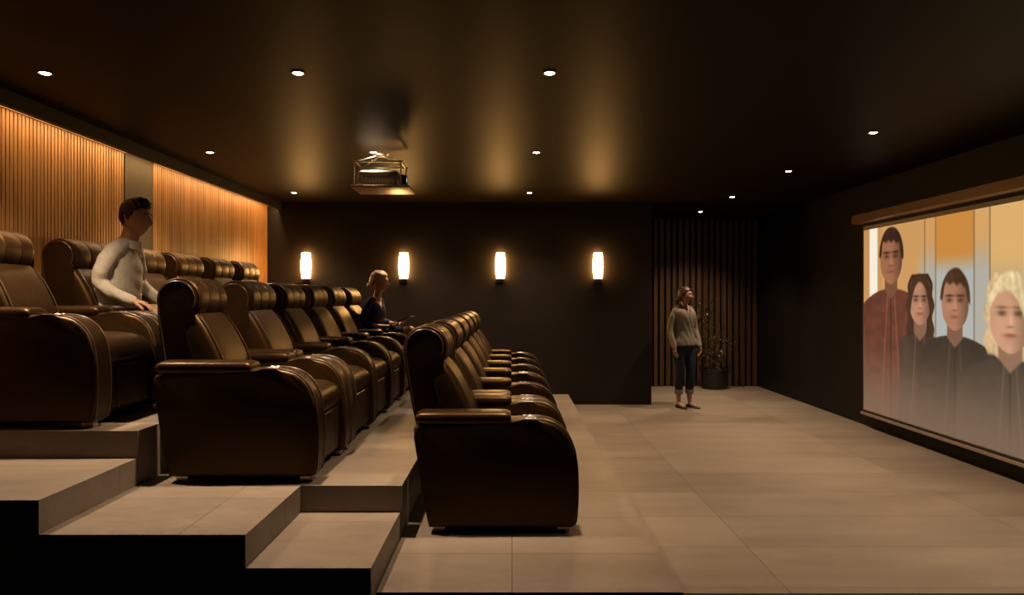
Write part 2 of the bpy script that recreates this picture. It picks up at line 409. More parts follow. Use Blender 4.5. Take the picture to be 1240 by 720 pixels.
# ------------------------------------------------------------------ recliner
ARM_W = .17
outl = [(.0,.036),(-.025,.17),(-.06,.40),(-.088,.575),(-.092,.62),(-.078,.640),(.10,.643),(.30,.643),(.435,.643),(.450,.668),(.475,.676),(.56,.678),(.64,.676),(.70,.667),(.75,.649),
        (.795,.618),(.832,.574),(.860,.515),(.876,.44),(.884,.36),(.886,.27),(.884,.18),(.878,.09),(.868,.052),(.845,.036)]
def arm_meshes():
    a = prism(bmesh.new(), outl, -ARM_W/2, ARM_W/2, bev=.022, seg=3)
    # padded rear rest
    q = []
    for x in (-.075,-.06,-.02,.1,.25,.40,.465,.483): q.append(x)
    pad = bmesh.new(); rings = []
    for x, s in zip((-.082,-.074,-.045,.10,.25,.40,.455,.482,.488), (.3,.72,1,1,1,1,.98,.72,.3)):
        ring = []
        for k in range(20):
            t = 2*PI*k/20; ca, sa = math.cos(t), math.sin(t)
            ca = math.copysign(abs(ca)**.55, ca); sa = math.copysign(abs(sa)**.6, sa)
            ring.append(pad.verts.new((x, ca*(ARM_W/2+.006)*(.9+.1*s), .6815+sa*.041*s)))
        rings.append(ring)
    for A, B in zip(rings, rings[1:]):
        for k in range(20): pad.faces.new((A[k], A[(k+1)%20], B[(k+1)%20], B[k]))
    pad.faces.new(rings[0]); pad.faces.new(rings[-1])
    pipes = []
    for s in (-1, 1):
        pipes.append(tube(bmesh.new(), catmull([(x, s*(ARM_W/2-.016), z+.001) for x, z in outl[11:-1]], 3), .005, 6))
    return a, pad, pipes
def cup_bm():
    bm = lathe(bmesh.new(), [(.036,0),(.042,0),(.044,.002),(.042,.004),(.038,.004),(.036,.002)], 28, Matrix.Translation((.60,0,.6768)))
    return bm
def well_bm(): return lathe(bmesh.new(), [(.001,.0),(.037,.0),(.037,.0022),(.001,.0022)], 24, Matrix.Translation((.60,0,.6768)))
def btn_bm(): return lathe(bmesh.new(), [(.001,0),(.009,0),(.009,.005),(.007,.007),(.001,.007)], 14)
_am = arm_meshes()
ME = {}
def shared(name, bm, m, smooth=40):
    o = link_mesh(name, bm, m, None, smooth); ME[name] = o.data; bpy.data.objects.remove(o)
shared('arm', _am[0], M_lea, 35); shared('arm_pad', _am[1], M_pad, 50); shared('piping', _am[2][0], M_pipe, 60); shared('piping2', _am[2][1], M_pipe, 60)
shared('cup_holder', cup_bm(), M_chr); shared('cup_well', well_bm(), M_blk); shared('button', btn_bm(), M_chr)
shared('foot', BX(-.036,.036,-.028,.028,0,.037,bev=.003), M_alu)

def inst(name, key, parent, loc=(0,0,0)):
    o = bpy.data.objects.new(name, ME[key]); C.objects.link(o); o.parent = parent; o.location = loc; return o

def add_arm(root, y):
    a = inst('arm', 'arm', root, (0,y,0))
    inst('arm_pad', 'arm_pad', a); inst('piping', 'piping', a); inst('piping', 'piping2', a); inst('cup_holder', 'cup_holder', a)
    inst('cup_well', 'cup_well', a); 
    for bx, by in ((.595,-.058),(.632,-.056),(.568,.056),(.605,.058)): inst('button', 'button', a, (bx,by,.6765))
    for x in (.055, .80): inst('foot', 'foot', a, (x,0,0))

def superbox(bm, path, hw, expo=3.2, n=28):
    """path = [(x,z,half thickness, width factor, nx, nz)]: sections across y along a path"""
    rings = []
    for x, z, ht, wf, nx, nz in path:
        ring = []
        for k in range(n):
            t = 2*PI*k/n; ca, sa = math.cos(t), math.sin(t)
            ca = math.copysign(abs(ca)**(2/expo), ca); sa = math.copysign(abs(sa)**(2/expo), sa)
            ring.append(bm.verts.new((x+nx*ht*sa, hw*wf*ca, z+nz*ht*sa)))
        rings.append(ring)
    for A, B in zip(rings, rings[1:]):
        for k in range(n): bm.faces.new((A[k], A[(k+1)%n], B[(k+1)%n], B[k]))
    bm.faces.new(rings[0]); bm.faces.new(rings[-1])
    return bm

HX, HZ, HR = -.050, 1.088, .122
def make_seat_core(root, w):
    hw = w/2 - .004
    # backrest shell: keyhole-shaped side, round at the head
    pts = []
    for k in range(0, 25):
        a = math.radians(-28 + k*(222/24)); pts.append((HX+HR*math.cos(a), HZ+HR*math.sin(a)))
    pts += [(-.166,.98),(-.150,.85),(-.122,.70),(-.085,.55),(-.04,.36),(.06,.34),(.16,.42),(.155,.62),(.10,.80),(.052,.93)]
    hb = hw-.034
    sh = link_mesh('backrest', prism(bmesh.new(), pts, -hb, hb, bev=.014, seg=3), M_lea, root, 35)
    for s in (-1,1):
        pp = bmesh.new()
        ring = catmull([(HX+(HR-.008)*math.cos(math.radians(a)), s*(hb-.002), HZ+(HR-.008)*math.sin(math.radians(a))) for a in range(-28,196,16)], 2)
        tube(pp, ring + [(-.158,s*(hb-.002),.98),(-.114,s*(hb-.002),.70)], .005, 6)
        link_mesh('piping', pp, M_pipe, sh, 60)
    # headrest roll with stitched seams
    prof = []; hr = hw-.050
    for y, r in ((-hr-.0,.10),(-hr+.003,HR+.008),(-hr+.012,HR+.016),(-hr+.04,HR+.018)): prof.append((r,y))
    for y in (-hr*.36, hr*.36):
        prof += [(HR+.019,y-.014),(HR+.0175,y-.006),(HR+.013,y),(HR+.0175,y+.006),(HR+.019,y+.014)]
    for y, r in ((hr-.04,HR+.018),(hr-.012,HR+.016),(hr-.003,HR+.008),(hr,.10)): prof.append((r,y))
    M = Matrix.Translation((HX+.004,0,HZ)) @ Matrix.Rotation(-PI/2, 4, 'X')
    hd = link_mesh('headrest', lathe(bmesh.new(), prof, 36, M), M_lea, root, 40)
    # back cushion, bulging
    path = []
    cl = [(.0,1.005),(.025,.95),(.058,.88),(.095,.80),(.130,.72),(.158,.64),(.182,.56),(.195,.50)]
    th = [.045,.072,.088,.096,.100,.098,.088,.06]; wf = [.86,.90,.925,.94,.95,.955,.95,.93]
    for i, (x, z) in enumerate(cl):
        a = Vector(cl[min(i+1,7)])-Vector(cl[max(i-1,0)]); nrm = Vector((-a.y, a.x)).normalized()
        path.append((x,z,th[i],wf[i],nrm.x,nrm.y))
    cu = link_mesh('back_cushion', superbox(bmesh.new(), path, hw-.012, 5.5, 44), M_lea, root, 50)
    for s in (-1,1):
        sm = bmesh.new()
        tube(sm, catmull([(x+nx*ht*.985, s*(hw-.012)*f*.90, z+nz*ht*.985) for x,z,ht,f,nx,nz in path[1:]],3), .0035, 6)
        link_mesh('seam', sm, M_pipe, cu, 60)
    # seat cushion
    path = []
    for x, zc, ht, f in ((.13,.44,.06,.96),(.16,.45,.088,.99),(.30,.457,.094,1),(.50,.460,.097,1),(.66,.457,.096,1),(.76,.452,.092,1),(.815,.446,.080,.995),(.845,.438,.060,.98),(.858,.432,.03,.94)):
        path.append((x,zc,ht,f,0,1))
    link_mesh('seat', superbox(bmesh.new(), path, hw, 5.0, 36), M_lea, root, 50)
    # footrest
    fb = bmesh.new(); box(fb, .785,.848,-hw+.012,hw-.012,.075,.362,bev=.022,seg=4)
    fo = link_mesh('footrest', fb, M_lea, root, 40)
    for s in (-1,1): link_mesh('seam', tube(bmesh.new(), [(.8475,s*hw*.55,.09),(.850,s*hw*.55,.22),(.8475,s*hw*.55,.35)], .004, 6), M_pipe, fo, 60)
    link_mesh('base', BX(.03,.785,-hw,hw,.045,.36,bev=.01), M_blk, root)

A1 = .70; PITCH = .815; YA1 = 4.237
def make_recliner(w, arms, label, group, loc):
    r = empty('recliner', loc, label, 'armchair', group)
    make_seat_core(r, w)
    for y in arms: add_arm(r, y)
    return r
ROWS = [(-.493, Z1, 'front', 'recliners in the front row'), (-2.035, Z2, 'middle', 'recliners in the middle row'), (-3.347, Z3, 'top', 'recliners in the top row')]
ordn = ['', 'second', 'third', 'fourth', 'fifth', '']
proto = {}
for ri, (x0, z, rn, grp) in enumerate(ROWS):
    for k in range(6):
        if k == 0: yc = YA1 + A1/2
        else: yc = YA1 + A1 + ARM_W + .016 + PITCH*(k-.5)
        look = {'front':'black','middle':'espresso','top':'brown'}[rn]
        where = {'front':'in the front row nearest the screen','middle':'in the middle row','top':'in the top row by the slatted wall'}[rn]
        if k == 0: lb = f'{look} leather recliner {where}, closest to the viewer'
        elif k == 5: lb = f'{look} leather recliner {where}, farthest from the viewer'
        else: lb = f'{look} leather recliner {where}, {ordn[k]} from the viewer'
        if rn == 'top' and k == 1: lb = 'brown leather recliner in the top row, with the man sitting in it'
        if rn == 'middle' and k == 5: lb = 'espresso leather recliner in the middle row, with the blonde woman sitting in it'
        kind = 'a' if k == 0 else ('c' if k == 5 else 'b')
        w = (A1 if k == 0 else PITCH) - ARM_W
        hp = (w+ARM_W)/2
        if kind not in proto:
            proto[kind] = make_recliner(w, {'a':(-hp,hp),'b':(-hp,),'c':(-hp,hp)}[kind], lb, grp, (x0,yc,z))
        else:
            dup(proto[kind], (x0,yc,z), lb, grp)

# ------------------------------------------------------------------ projection screen
XS = 4.20; SY0, SY1 = 4.62, 8.376; SZ0, SZ1 = .2215, 2.348
r = empty('projection_screen', (XS, (SY0+SY1)/2, .16), 'wide pull-down projection screen on the right wall showing a film still', 'screen')
def sp_(bm): 
    bmesh.ops.translate(bm, verts=bm.verts, vec=-Vector(r.location)); return bm
hb = bmesh.new(); 
prism(hb, [(4.10,2.44),(4.105,2.53),(4.125,2.545),(XR-.01,2.545),(XR-.01,2.428),(4.115,2.428)], SY0-.12, 8.485, bev=.004, seg=2)
cs = link_mesh('screen_case', sp_(hb), M_case, r)
link_mesh('case_bracket', sp_(BX(4.17,4.25,8.30,8.36,2.545,2.563,bev=.003)), M_chr, cs)
bm = bmesh.new(); box(bm, XS+.001, XS+.006, SY0-.04, SY1+.045, .185, 2.43)
link_mesh('black_border', sp_(bm), M_bord, r, 0)
link_mesh('screen_fabric', sp_(BX(XS-.0006, XS+.0012, SY0-.006, SY1+.008, SZ0-.006, SZ1+.045)), M_fab, r, 0)
link_mesh('weight_bar', sp_(BX(XS-.012, XS+.014, SY0-.06, SY1+.07, .155, .186, bev=.005)), M_bar, r)

def lerp(a, b, t): return tuple(p+(q-p)*t for p, q in zip(a, b))
def sst(a, b, x):
    t = min(1, max(0, (x-a)/(b-a))); return t*t*(3-2*t)
def vnoise(x, y):
    def h(i, j): return (math.sin(i*127.1+j*311.7)*43758.5453) % 1.0
    i, j = math.floor(x), math.floor(y); u, v = x-i, y-j; u=u*u*(3-2*u); v=v*v*(3-2*v)
    return (h(i,j)*(1-u)+h(i+1,j)*u)*(1-v)+(h(i,j+1)*(1-u)+h(i+1,j+1)*u)*v
S = lambda r_,g,b: (r_/255, g/255, b/255)
# generic film frame: a warm panelled corridor and four anonymous people in plain dark jackets (no known film)
FIG = [  # s centre, chin z, head height, head half width, shoulder half width, hair colour, hair kind, jacket, skin
    dict(s=.60, chin=1.70, hh=.60, hw=.225, sw=.62, hair=S(52,34,28), kind='short', coat=S(112,58,44), coat2=S(82,44,36), skin=S(170,112,82)),
    dict(s=1.15, chin=1.27, hh=.50, hw=.185, sw=.38, hair=S(62,38,28), kind='long', coat=S(70,56,46), coat2=S(54,42,36), skin=S(196,138,108)),
    dict(s=1.72, chin=1.24, hh=.56, hw=.205, sw=.60, hair=S(70,46,32), kind='short', coat=S(56,47,40), coat2=S(42,36,32), skin=S(186,130,100)),
    dict(s=2.46, chin=1.08, hh=.66, hw=.25, sw=.70, hair=S(222,186,138), kind='bob', coat=S(66,58,50), coat2=S(52,46,40), skin=S(214,160,126)),
]
def picture(s, z):
    # wall panels
    c = lerp(S(222,168,104), S(205,150,92), vnoise(s*2.2, z*1.3))
    if s > 1.05:
        c = lerp(c, S(172,178,172), .85*sst(2.15, 1.75, z)*sst(1.0,1.3,s))
    if 1.43 < s < 2.0: c = lerp(S(206,140,66), S(176,182,178), sst(2.0,1.75,z))
    if s > 2.21: c = lerp(lerp(S(226,178,112), S(250,220,165), sst(2.7,3.2,s)), S(186,160,124), sst(2.0,1.5,z))
    for j in (1.236, 1.42, 2.0, 2.21, 3.3):
        c = lerp(c, S(120,92,66), .7*(1-sst(.004,.016,abs(s-j))))
    if s < .42: c = lerp(c, S(196,136,80), .5)
    c = lerp(c, S(255,244,226), sst(.12,.15,s)*sst(.33,.30,s)*sst(1.2,1.5,z))
    for f in FIG:
        ds = s-f['s']; hz = f['chin']+f['hh']*.5; n = vnoise(s*30+f['s']*9, z*30); n2 = vnoise(s*9, z*14+f['s']*5)
        # neck and shoulders
        sh_z = f['chin']-.05-.30*f['hh']*min(1.6,(abs(ds)/f['sw']))**2.2
        edge = sst(f['sw']*1.02, f['sw']*.97, abs(ds) - max(0,(.9-z))*.05)
        m = sst(sh_z+.008, sh_z-.012, z)*edge
        if m > 0:
            coat = lerp(f['coat2'], f['coat'], n2*.8+.2*n)
            lap = abs(abs(ds) - (.07+.28*max(0, f['chin']-.1-z)*.35))
            coat = lerp(coat, tuple(q*1.5 for q in f['coat']), .55*(1-sst(.004,.02,lap)))
            if abs(ds) < .012: coat = lerp(coat, tuple(q*.55 for q in f['coat2']), .7)
            c = lerp(c, coat, m)
        nk = sst(f['hw']*.62, f['hw']*.52, abs(ds)) * sst(f['chin']-.19+abs(ds)*.8, f['chin']-.15+abs(ds)*.8, z)*sst(f['chin']+.15, f['chin']+.1, z)
        c = lerp(c, tuple(q*.68 for q in f['skin']), nk)
        # hair behind
        u = ds/f['hw']; v = (z-hz)/(f['hh']*.5)
        if f['kind'] in ('long', 'bob'):
            low = -1.55 if f['kind'] == 'long' else -1.12
            wv = 1.24+.10*math.sin(z*26+f['s'])
            hm = sst(wv+.06, wv-.04, abs(u)*(1 if v < .3 else math.sqrt(1+((v-.3)/.80)**2*1.3)))*sst(low-.05, low+.12, v)*sst(1.12,1.05,v)
            if v < -.72: hm *= sst(.50+.1*(v+1.5), .66, abs(u))
            c = lerp(c, lerp(tuple(q*.66 for q in f['hair']), tuple(min(1,q*1.12) for q in f['hair']), .25+.45*vnoise(s*26+z*3, z*4)+.3*n), hm)
        # face
        jaw = 1.0 if v > -.1 else math.sqrt(max(0,1-((v+.1)/.92)**2*.62))
        rr = math.sqrt((u/jaw)**2+(v*.98)**4) if jaw > 0 else 9
        fm = sst(1.03, .95, rr)
        if fm > 0:
            sk = lerp(f['skin'], tuple(q*.62 for q in f['skin']), sst(-.1,1.0,u))
            sk = lerp(sk, tuple(q*.7 for q in f['skin']), .35*n2)
            for e in (-.40,.40):
                q = ((u-e)/.24)**2+((v-.02)/.085)**2
                sk = lerp(sk, S(60,38,30), .75*math.exp(-q*1.2))
                q = ((u-e)/.30)**2+((v-.17)/.045)**2
                sk = lerp(sk, tuple(w*.5 for w in f['hair']) if f['kind'] != 'bob' else S(120,86,60), .8*math.exp(-q))
            q = ((u-.05)/.10)**2+((v+.18)/.20)**2; sk = lerp(sk, tuple(min(1,w*1.18) for w in f['skin']), .5*math.exp(-q))
            q = (u/.18)**2+((v+.33)/.035)**2; sk = lerp(sk, tuple(w*.5 for w in f['skin']), .6*math.exp(-q))
            q = (u/.30)**2+((v+.55)/.055)**2; sk = lerp(sk, S(132,62,52), .75*math.exp(-q))
            c = lerp(c, sk, fm)
        # hair in front
        if f['kind'] == 'short': hl = .56-.10*(u+.3)**2+.07*math.sin(s*60)*.5 - (.50*sst(.74,.95,abs(u)))
        elif f['kind'] == 'long': hl = .72-1.5*abs(u)**2.6
        else: hl = .60-.9*abs(u+.25)**2.2
        rt = math.sqrt((u/1.10)**2+(max(v,0)/1.10)**2*1.0)
        hm = sst(hl-.06, hl+.10, v+.05*(n-.5))*sst(1.05,.95,rt+.05*(n2-.5))
        if f['kind'] == 'short': hm *= sst(-.25,-.1,v)
        c = lerp(c, lerp(tuple(q*.7 for q in f['hair']), tuple(min(1,q*1.25) for q in f['hair']), .15+.4*vnoise(s*26+z*6, z*4+3)+.25*n+.3*sst(1.1,.3,abs(u+.35))), hm)
    # pale low-contrast foot of the projected frame
    c = lerp(c, S(132,108,88), .80*sst(1.20,.25,z))
    return c
NU, NV = 440, 300
me = bpy.data.meshes.new('projected_picture'); verts = []; faces = []; cols = []
for i in range(NU+1):
    y = SY1-(SY1-SY0)*i/NU
    for j in range(NV+1):
        zz = SZ0+(SZ1-SZ0)*j/NV
        verts.append((XS-.0022-r.location.x, y-r.location.y, zz-r.location.z))
        q = picture(SY1-y, zz); cols.extend([*(max(0,w)**2.2 for w in q), 1.0])
for i in range(NU):
    for j in range(NV):
        a = i*(NV+1)+j; faces.append((a, a+1, a+NV+2, a+NV+1))
me.from_pydata(verts, [], faces)
at = me.color_attributes.new('film', 'FLOAT_COLOR', 'POINT'); at.data.foreach_set('color', cols)
M_pic = mat('projected_light_picture', (.05,.05,.05), .9, spec=.1)
an = nd(M_pic, 'ShaderNodeAttribute', attribute_name='film'); ln(M_pic, an.outputs['Color'], bsdf(M_pic).inputs['Emission Color'])
bsdf(M_pic).inputs['Emission Strength'].default_value = .92
link_me('projected_picture', me, M_pic, r, 0)

# ------------------------------------------------------------------ projector and its hanging frame
PX, PY = -1.235, 6.72
r = empty('projector_mount', (PX, PY, CEIL), 'wire ceiling frame with a wooden shelf that carries the projector', 'mount')
def rel(bm): bmesh.ops.translate(bm, verts=bm.verts, vec=-Vector((PX,PY,CEIL))); return bm
zs = 2.57; xa, xb = -1.50, -.955; ya, yb = 6.50, 6.955
link_mesh('shelf', rel(BX(xa, xb, ya, yb, zs, zs+.022, bev=.004)), M_shelf, r)
xl, xr_ = -1.475, -1.04; zt = 2.82
for x in (xl, xr_):
    for y in (6.56, 6.90):
        link_mesh('rod', rel(tube(bmesh.new(), [(x,y,zs+.015),(x,y,zt)], .006, 8)), M_chr, r)
for y in (6.56, 6.90):
    link_mesh('crossbar', rel(BX(xl-.02, xr_+.02, y-.009, y+.009, zt-.008, zt+.008, bev=.003)), M_chr, r)
for x in (xl, xr_):
    link_mesh('side_bar', rel(BX(x-.009, x+.009, 6.56, 6.90, zt-.007, zt+.007, bev=.002)), M_blk, r)
for x in (xl, xr_):
    for y in (6.56, 6.90):
        link_mesh('cable', rel(tube(bmesh.new(), [(x,y,zt),(PX-.02+.012*(1 if x>PX else -1),PY+.02*(1 if y>PY else -1),CEIL-.02)], .0045, 6)), M_chr, r)
link_mesh('ceiling_plate', rel(lathe(bmesh.new(), [(.001,-.028),(.05,-.028),(.075,-.01),(.078,0),(.001,0)], 24, Matrix.Translation((PX-.02,PY,CEIL)))), M_chr, r)

p = empty('projector', (-1.26, 6.73, zs+.022), 'dark grey video projector sitting on the hanging wooden shelf under the ceiling', 'projector')
bm = bmesh.new(); box(bm, -.195,.195,-.165,.165,.018,.156,bev=.058,seg=6); link_mesh('body', bm, M_proj, p)
link_mesh('top_panel', BX(-.11,.06,-.09,.09,.150,.160,bev=.004), M_chr, p)
Mx = Matrix.Translation((.19,.02,.085)) @ Matrix.Rotation(PI/2, 4, 'Y')
ln_ = link_mesh('lens_barrel', lathe(bmesh.new(), [(.055,0),(.055,.03),(.048,.034),(.048,.062),(.040,.062),(.038,.052),(.001,.05)], 28, Mx), M_blk, p)
link_mesh('lens_glass', lathe(bmesh.new(), [(.036,.051),(.028,.057),(.014,.060),(.001,.061)], 24, Mx), M_lens, ln_)
vb = bmesh.new()
for k in range(9): box(vb, -.125+.03*k, -.112+.03*k, -.167,-.160,.075,.10)
link_mesh('vent_grille', vb, M_blk, p)
for x in (-.15,.15):
    for y in (-.12,.12): link_mesh('foot', lathe(bmesh.new(), [(.016,0),(.018,.004),(.014,.02),(.001,.02)], 14, Matrix.Translation((x,y,0))), M_blk, p)

# ------------------------------------------------------------------ potted plant
PP = (3.45, 11.98, 0)
r = empty('potted_plant', PP, 'sparse twiggy plant with small leaves in a round black pot by the alcove slats', 'plant')
link_mesh('pot', lathe(bmesh.new(), [(.19,0),(.205,.01),(.222,.31),(.226,.33),(.212,.33),(.205,.30),(.001,.30)], 36), M_pot, r)
link_mesh('soil', lathe(bmesh.new(), [(.001,.296),(.204,.296),(.204,.303),(.12,.312),(.001,.316)], 24), M_soil, r)
tw = bmesh.new(); lf = bmesh.new(); rng = random.Random(3)
for b in range(13):
    a = rng.uniform(0, 2*PI); h = rng.uniform(.35, 1.22); sp = rng.uniform(.06, .30)
    if b < 3: h = (1.25,1.1,.95)[b]
    x, y, z = .10*math.cos(a), .10*math.sin(a), .30; pts = [(x,y,z)]
    for k in range(1, 7):
        t = k/6; x = .08*math.cos(a)+sp*t*math.cos(a+.5*t)+rng.uniform(-.02,.02); y = min(.16,.08*math.sin(a)+.55*sp*t*math.sin(a+.5*t)); pts.append((x,y,.30+h*t))
    cp = catmull(pts, 3); sweep(tw, cp, [.0055*(1-.75*i/len(cp)) for i in range(len(cp))], (.3,.2,.1), 5, dome=False)
    for k in range(int(6+h*22)):
        c = Vector(cp[min(len(cp)-1, 2+int((len(cp)-2)*rng.random()**1.35))]) + Vector((rng.uniform(-.085,.085), rng.uniform(-.07,.04), rng.uniform(-.03,.05))); c.y = min(c.y, .2)
        L = rng.uniform(.032,.066); d = Vector((rng.uniform(-1,1), rng.uniform(-1,.6), rng.uniform(-.5,.8))).normalized(); s = d.cross(Vector((.2,.3,1))).normalized()*L*.34; nn = d.cross(s).normalized()*L*.12
        q = [lf.verts.new(c), lf.verts.new(c+d*L*.5+s-nn), lf.verts.new(c+d*L), lf.verts.new(c+d*L*.5-s-nn), lf.verts.new(c+d*L*.5)]
        lf.faces.new((q[0],q[1],q[4])); lf.faces.new((q[1],q[2],q[4])); lf.faces.new((q[2],q[3],q[4])); lf.faces.new((q[3],q[0],q[4]))
link_mesh('branches', tw, M_twig, r); f = link_mesh('foliage', lf, M_leaf, r, 0); f['kind'] = 'stuff'

# ------------------------------------------------------------------ people
def head_point(v, female=False):
    """unit sphere direction -> head surface (x forward, z up), 0.23 tall"""
    x, y, z = v
    X = .094*x; Y = .076*y; Z = .115*z
    if z < 0:
        t = -z
        Y *= 1-(.36 if female else .27)*t**1.4
        if x < 0: X *= 1-.42*t
        else: X *= 1+.02*t
    if x < 0 and z > -.4: X *= 1.06
    if x > 0:   # flatten the face
        X = min(X, .0905+.0*z) if abs(y) < .9 else X
        fw = sst(.3,.8,x)
        g = lambda y0,z0,sy,sz: math.exp(-((Y-y0)/sy)**2-((Z-z0)/sz)**2)
        nose = 0
        zz = (.020-Z)/.058
        if 0 < zz < 1.25: nose = (.007+.030*min(1,zz)**1.2)*(1 if zz < .95 else max(0,1-(zz-.95)/.3))
        X += fw*nose*math.exp(-(Y/(.0075+.0065*max(0,min(1,zz))))**2)
        X += fw*(-.012*g(-.031,.010,.015,.012)-.012*g(.031,.010,.015,.012)+.005*g(0,.032,.05,.010))
        X += fw*(.007*g(0,-.062,.020,.009)-.004*g(0,-.070,.02,.003)+.010*g(0,-.100,.020,.014)-.004*g(0,-.083,.02,.006))
        X += fw*(.004*g(.04,-.02,.02,.02)+.004*g(-.04,-.02,.02,.02))
    return Vector((X,Y,Z))

def add_ear(bm, T):
    for s in (-1,1):
        t = bmesh.new(); bmesh.ops.create_icosphere(t, subdivisions=3, radius=1); mp = {}
        for v in t.verts:
            c = v.co; z = c.z*.031*(1 if c.z > 0 else .92); wdt = .017*(1+.25*c.z)
            mp[v] = bm.verts.new(T @ Vector((-.012+c.x*wdt-.004*c.z, s*(.073+c.y*s*.007+.010*sst(0,-1,c.x)), .002+z)))
        for f in t.faces: bm.faces.new([mp[v] for v in f.verts])
        t.free()
def head_mesh_into(bm, T, female):
    t = bmesh.new(); bmesh.ops.create_icosphere(t, subdivisions=5, radius=1); mp = {}
    for v in t.verts: mp[v] = bm.verts.new(T @ head_point(v.co, female))
    for f in t.faces: bm.faces.new([mp[v] for v in f.verts])
    t.free(); add_ear(bm, T)

_S = []
def surf(y, z, female):
    if not _S:
        for i in range(240):
            for j in range(240):
                d = Vector((1, (i/239-.5)*1.7, (j/239-.5)*2.2)).normalized(); _S.append((d, head_point(d, True)))
    return max((p.x for d, p in _S if abs(p.y-y) < .0016 and abs(p.z-z) < .0016), default=.085)

def face_parts(T, parent, lipm, browm, female):
    ex = surf(.031, .010, female)
    for s in (-1,1):
        e = bmesh.new(); ball(e, (0,0,0), 1, 3)
        for v in e.verts: v.co = T @ Vector((ex-.0065+.0085*v.co.x, s*.031+.0125*v.co.y, .010+.0052*v.co.z))
        ey = link_mesh('eye', e, M_eye, parent, 60)
        i = bmesh.new(); ball(i, (0,0,0), 1, 2)
        for v in i.verts: v.co = T @ Vector((ex+.0004+.0026*v.co.x, s*.0315+.0052*v.co.y, .0105+.0048*v.co.z))
        link_mesh('iris', i, M_iris, ey, 60)
        b = bmesh.new(); tk = .0032 if female else .0048
        sweep(b, [T @ Vector((surf(y,.027+z,female)-.0008, s*y, .027+z)) for y, z in ((.014,-.001),(.026,.003),(.038,.004),(.050,.0))], [tk*.8,tk,tk,tk*.5], T.to_3x3() @ Vector((0,0,1)), 8)
        link_mesh('eyebrow', b, browm, parent, 60)
    l = bmesh.new()
    for dz, tk in ((.0032,.0036),(-.0040,.0044)):
        sweep(l, [T @ Vector((surf(abs(y),-.062+dz,female)-.0018, y, -.062+dz*(1-abs(y)/.03))) for y in (-.024,-.012,0,.012,.024)], [tk*.4,tk,tk*1.05,tk,tk*.4], T.to_3x3() @ Vector((0,0,1)), 8)
    link_mesh('lips', l, lipm, parent, 60)

def hair_mesh(T, fn, extra=None, voxel=None):
    t = bmesh.new(); bmesh.ops.create_icosphere(t, subdivisions=6, radius=1)
    for v in t.verts:
        d = v.co.copy(); p = head_point(d, True)
        if p.x > .088 and d.x > .8: p.x = .088
        off = fn(d, p)
        p = p + Vector((d.x, d.y, d.z*1.0)).normalized()*off
        v.co = T @ p
    if extra: extra(t, T)
    return t

def hand(bm, wrist, d, n, side, curl=.35, sc=1.0, spread=.12, thumb_in=.3):
    """d = finger direction, n = palm normal (palm side), side = +1/-1 thumb on +/-(d x n)"""
    d = Vector(d).normalized(); n = Vector(n); n = (n-d*n.dot(d)).normalized(); s = d.cross(n)*side; w = Vector(wrist)
    sweep(bm, [w-d*.02*sc, w+d*.02*sc, w+d*.05*sc, w+d*.085*sc], [(.024*sc,.017*sc),(.032*sc,.016*sc),(.039*sc,.015*sc),(.038*sc,.012*sc)], s, 14, 2.4)
    for k, (o, L, r) in enumerate(((.029,.072,.0088),(.010,.080,.0090),(-.009,.075,.0086),(-.027,.060,.0078))):
        p = w+d*(.080-.004*abs(k-1))*sc+s*o*sc; dd = (d+s*spread*(1.2-.8*k)*.5).normalized(); pts = [p-dd*.02*sc, p]; a = 0
        for j, fr in enumerate((.45,.32,.25)):
            a += curl*(1.0,1.1,.7)[j]*(1+.08*k)
            p = p+(dd*math.cos(a)+n*math.sin(a))*L*fr*sc; pts.append(p)
        sweep(bm, pts, [r*sc,r*1.05*sc,r*sc,r*.92*sc,r*.8*sc], s, 10)
    p = w+d*.022*sc+s*.026*sc; td = (d*.75+s*.65+n*thumb_in).normalized(); q = p+td*.038*sc; td2 = (d*.95+s*.15+n*(thumb_in+.1)).normalized(); e = q+td2*.032*sc; g = e+(td2+n*.2).normalized()*.022*sc
    sweep(bm, [p-td*.012*sc, p, q, e, g], [.012*sc,.013*sc,.0112*sc,.0102*sc,.0085*sc], n, 10)

def shoe(bm, ankle_x, y, z0, d, L=.26, w=.046, h=.07, up=0.02):
    D = Vector((d[0], d[1], 0)).normalized(); S_ = Vector((-D.y, D.x, 0)); a = Vector((ankle_x, y, z0))
    rings = []
    for t, ww, hh in ((-.26,.5,.6),(-.25,.72,.85),(-.16,.82,1.0),(.0,.82,1.0),(.15,.86,.88),(.35,1.0,.66),(.52,1.0,.55),(.66,.82,.46),(.72,.55,.38),(.74,.3,.3)):
        c = a + D*(t*L); ring = []
        for k in range(14):
            q = 2*PI*k/14; ca, sa = math.cos(q), math.sin(q)
            ca = math.copysign(abs(ca)**.75, ca); zz = (max(sa,-.0)*hh*h if sa > 0 else 0)
            ring.append(bm.verts.new(c + S_*(ca*w*ww) + Vector((0,0,.004+zz+(.006 if sa<0 else 0)*(1-abs(ca))*0))))
        rings.append(ring)
    for A, B in zip(rings, rings[1:]):
        for k in range(14): bm.faces.new((A[k], A[(k+1)%14], B[(k+1)%14], B[k]))
    bm.faces.new(rings[0]); bm.faces.new(rings[-1])

def vneck(me, x0, z0, k):
    b = bmesh.new(); b.from_mesh(me)
    for s in (-1, 1):
        bmesh.ops.bisect_plane(b, geom=b.verts[:]+b.edges[:]+b.faces[:], plane_co=(0,0,z0), plane_no=Vector((0, s, -k)).normalized())
    kill = [f for f in b.faces if (lambda c: c.x > x0 and c.z > z0 and abs(c.y) < (c.z-z0)*k)(f.calc_center_median())]
    bmesh.ops.delete(b, geom=kill, context='FACES'); b.to_mesh(me); b.free()

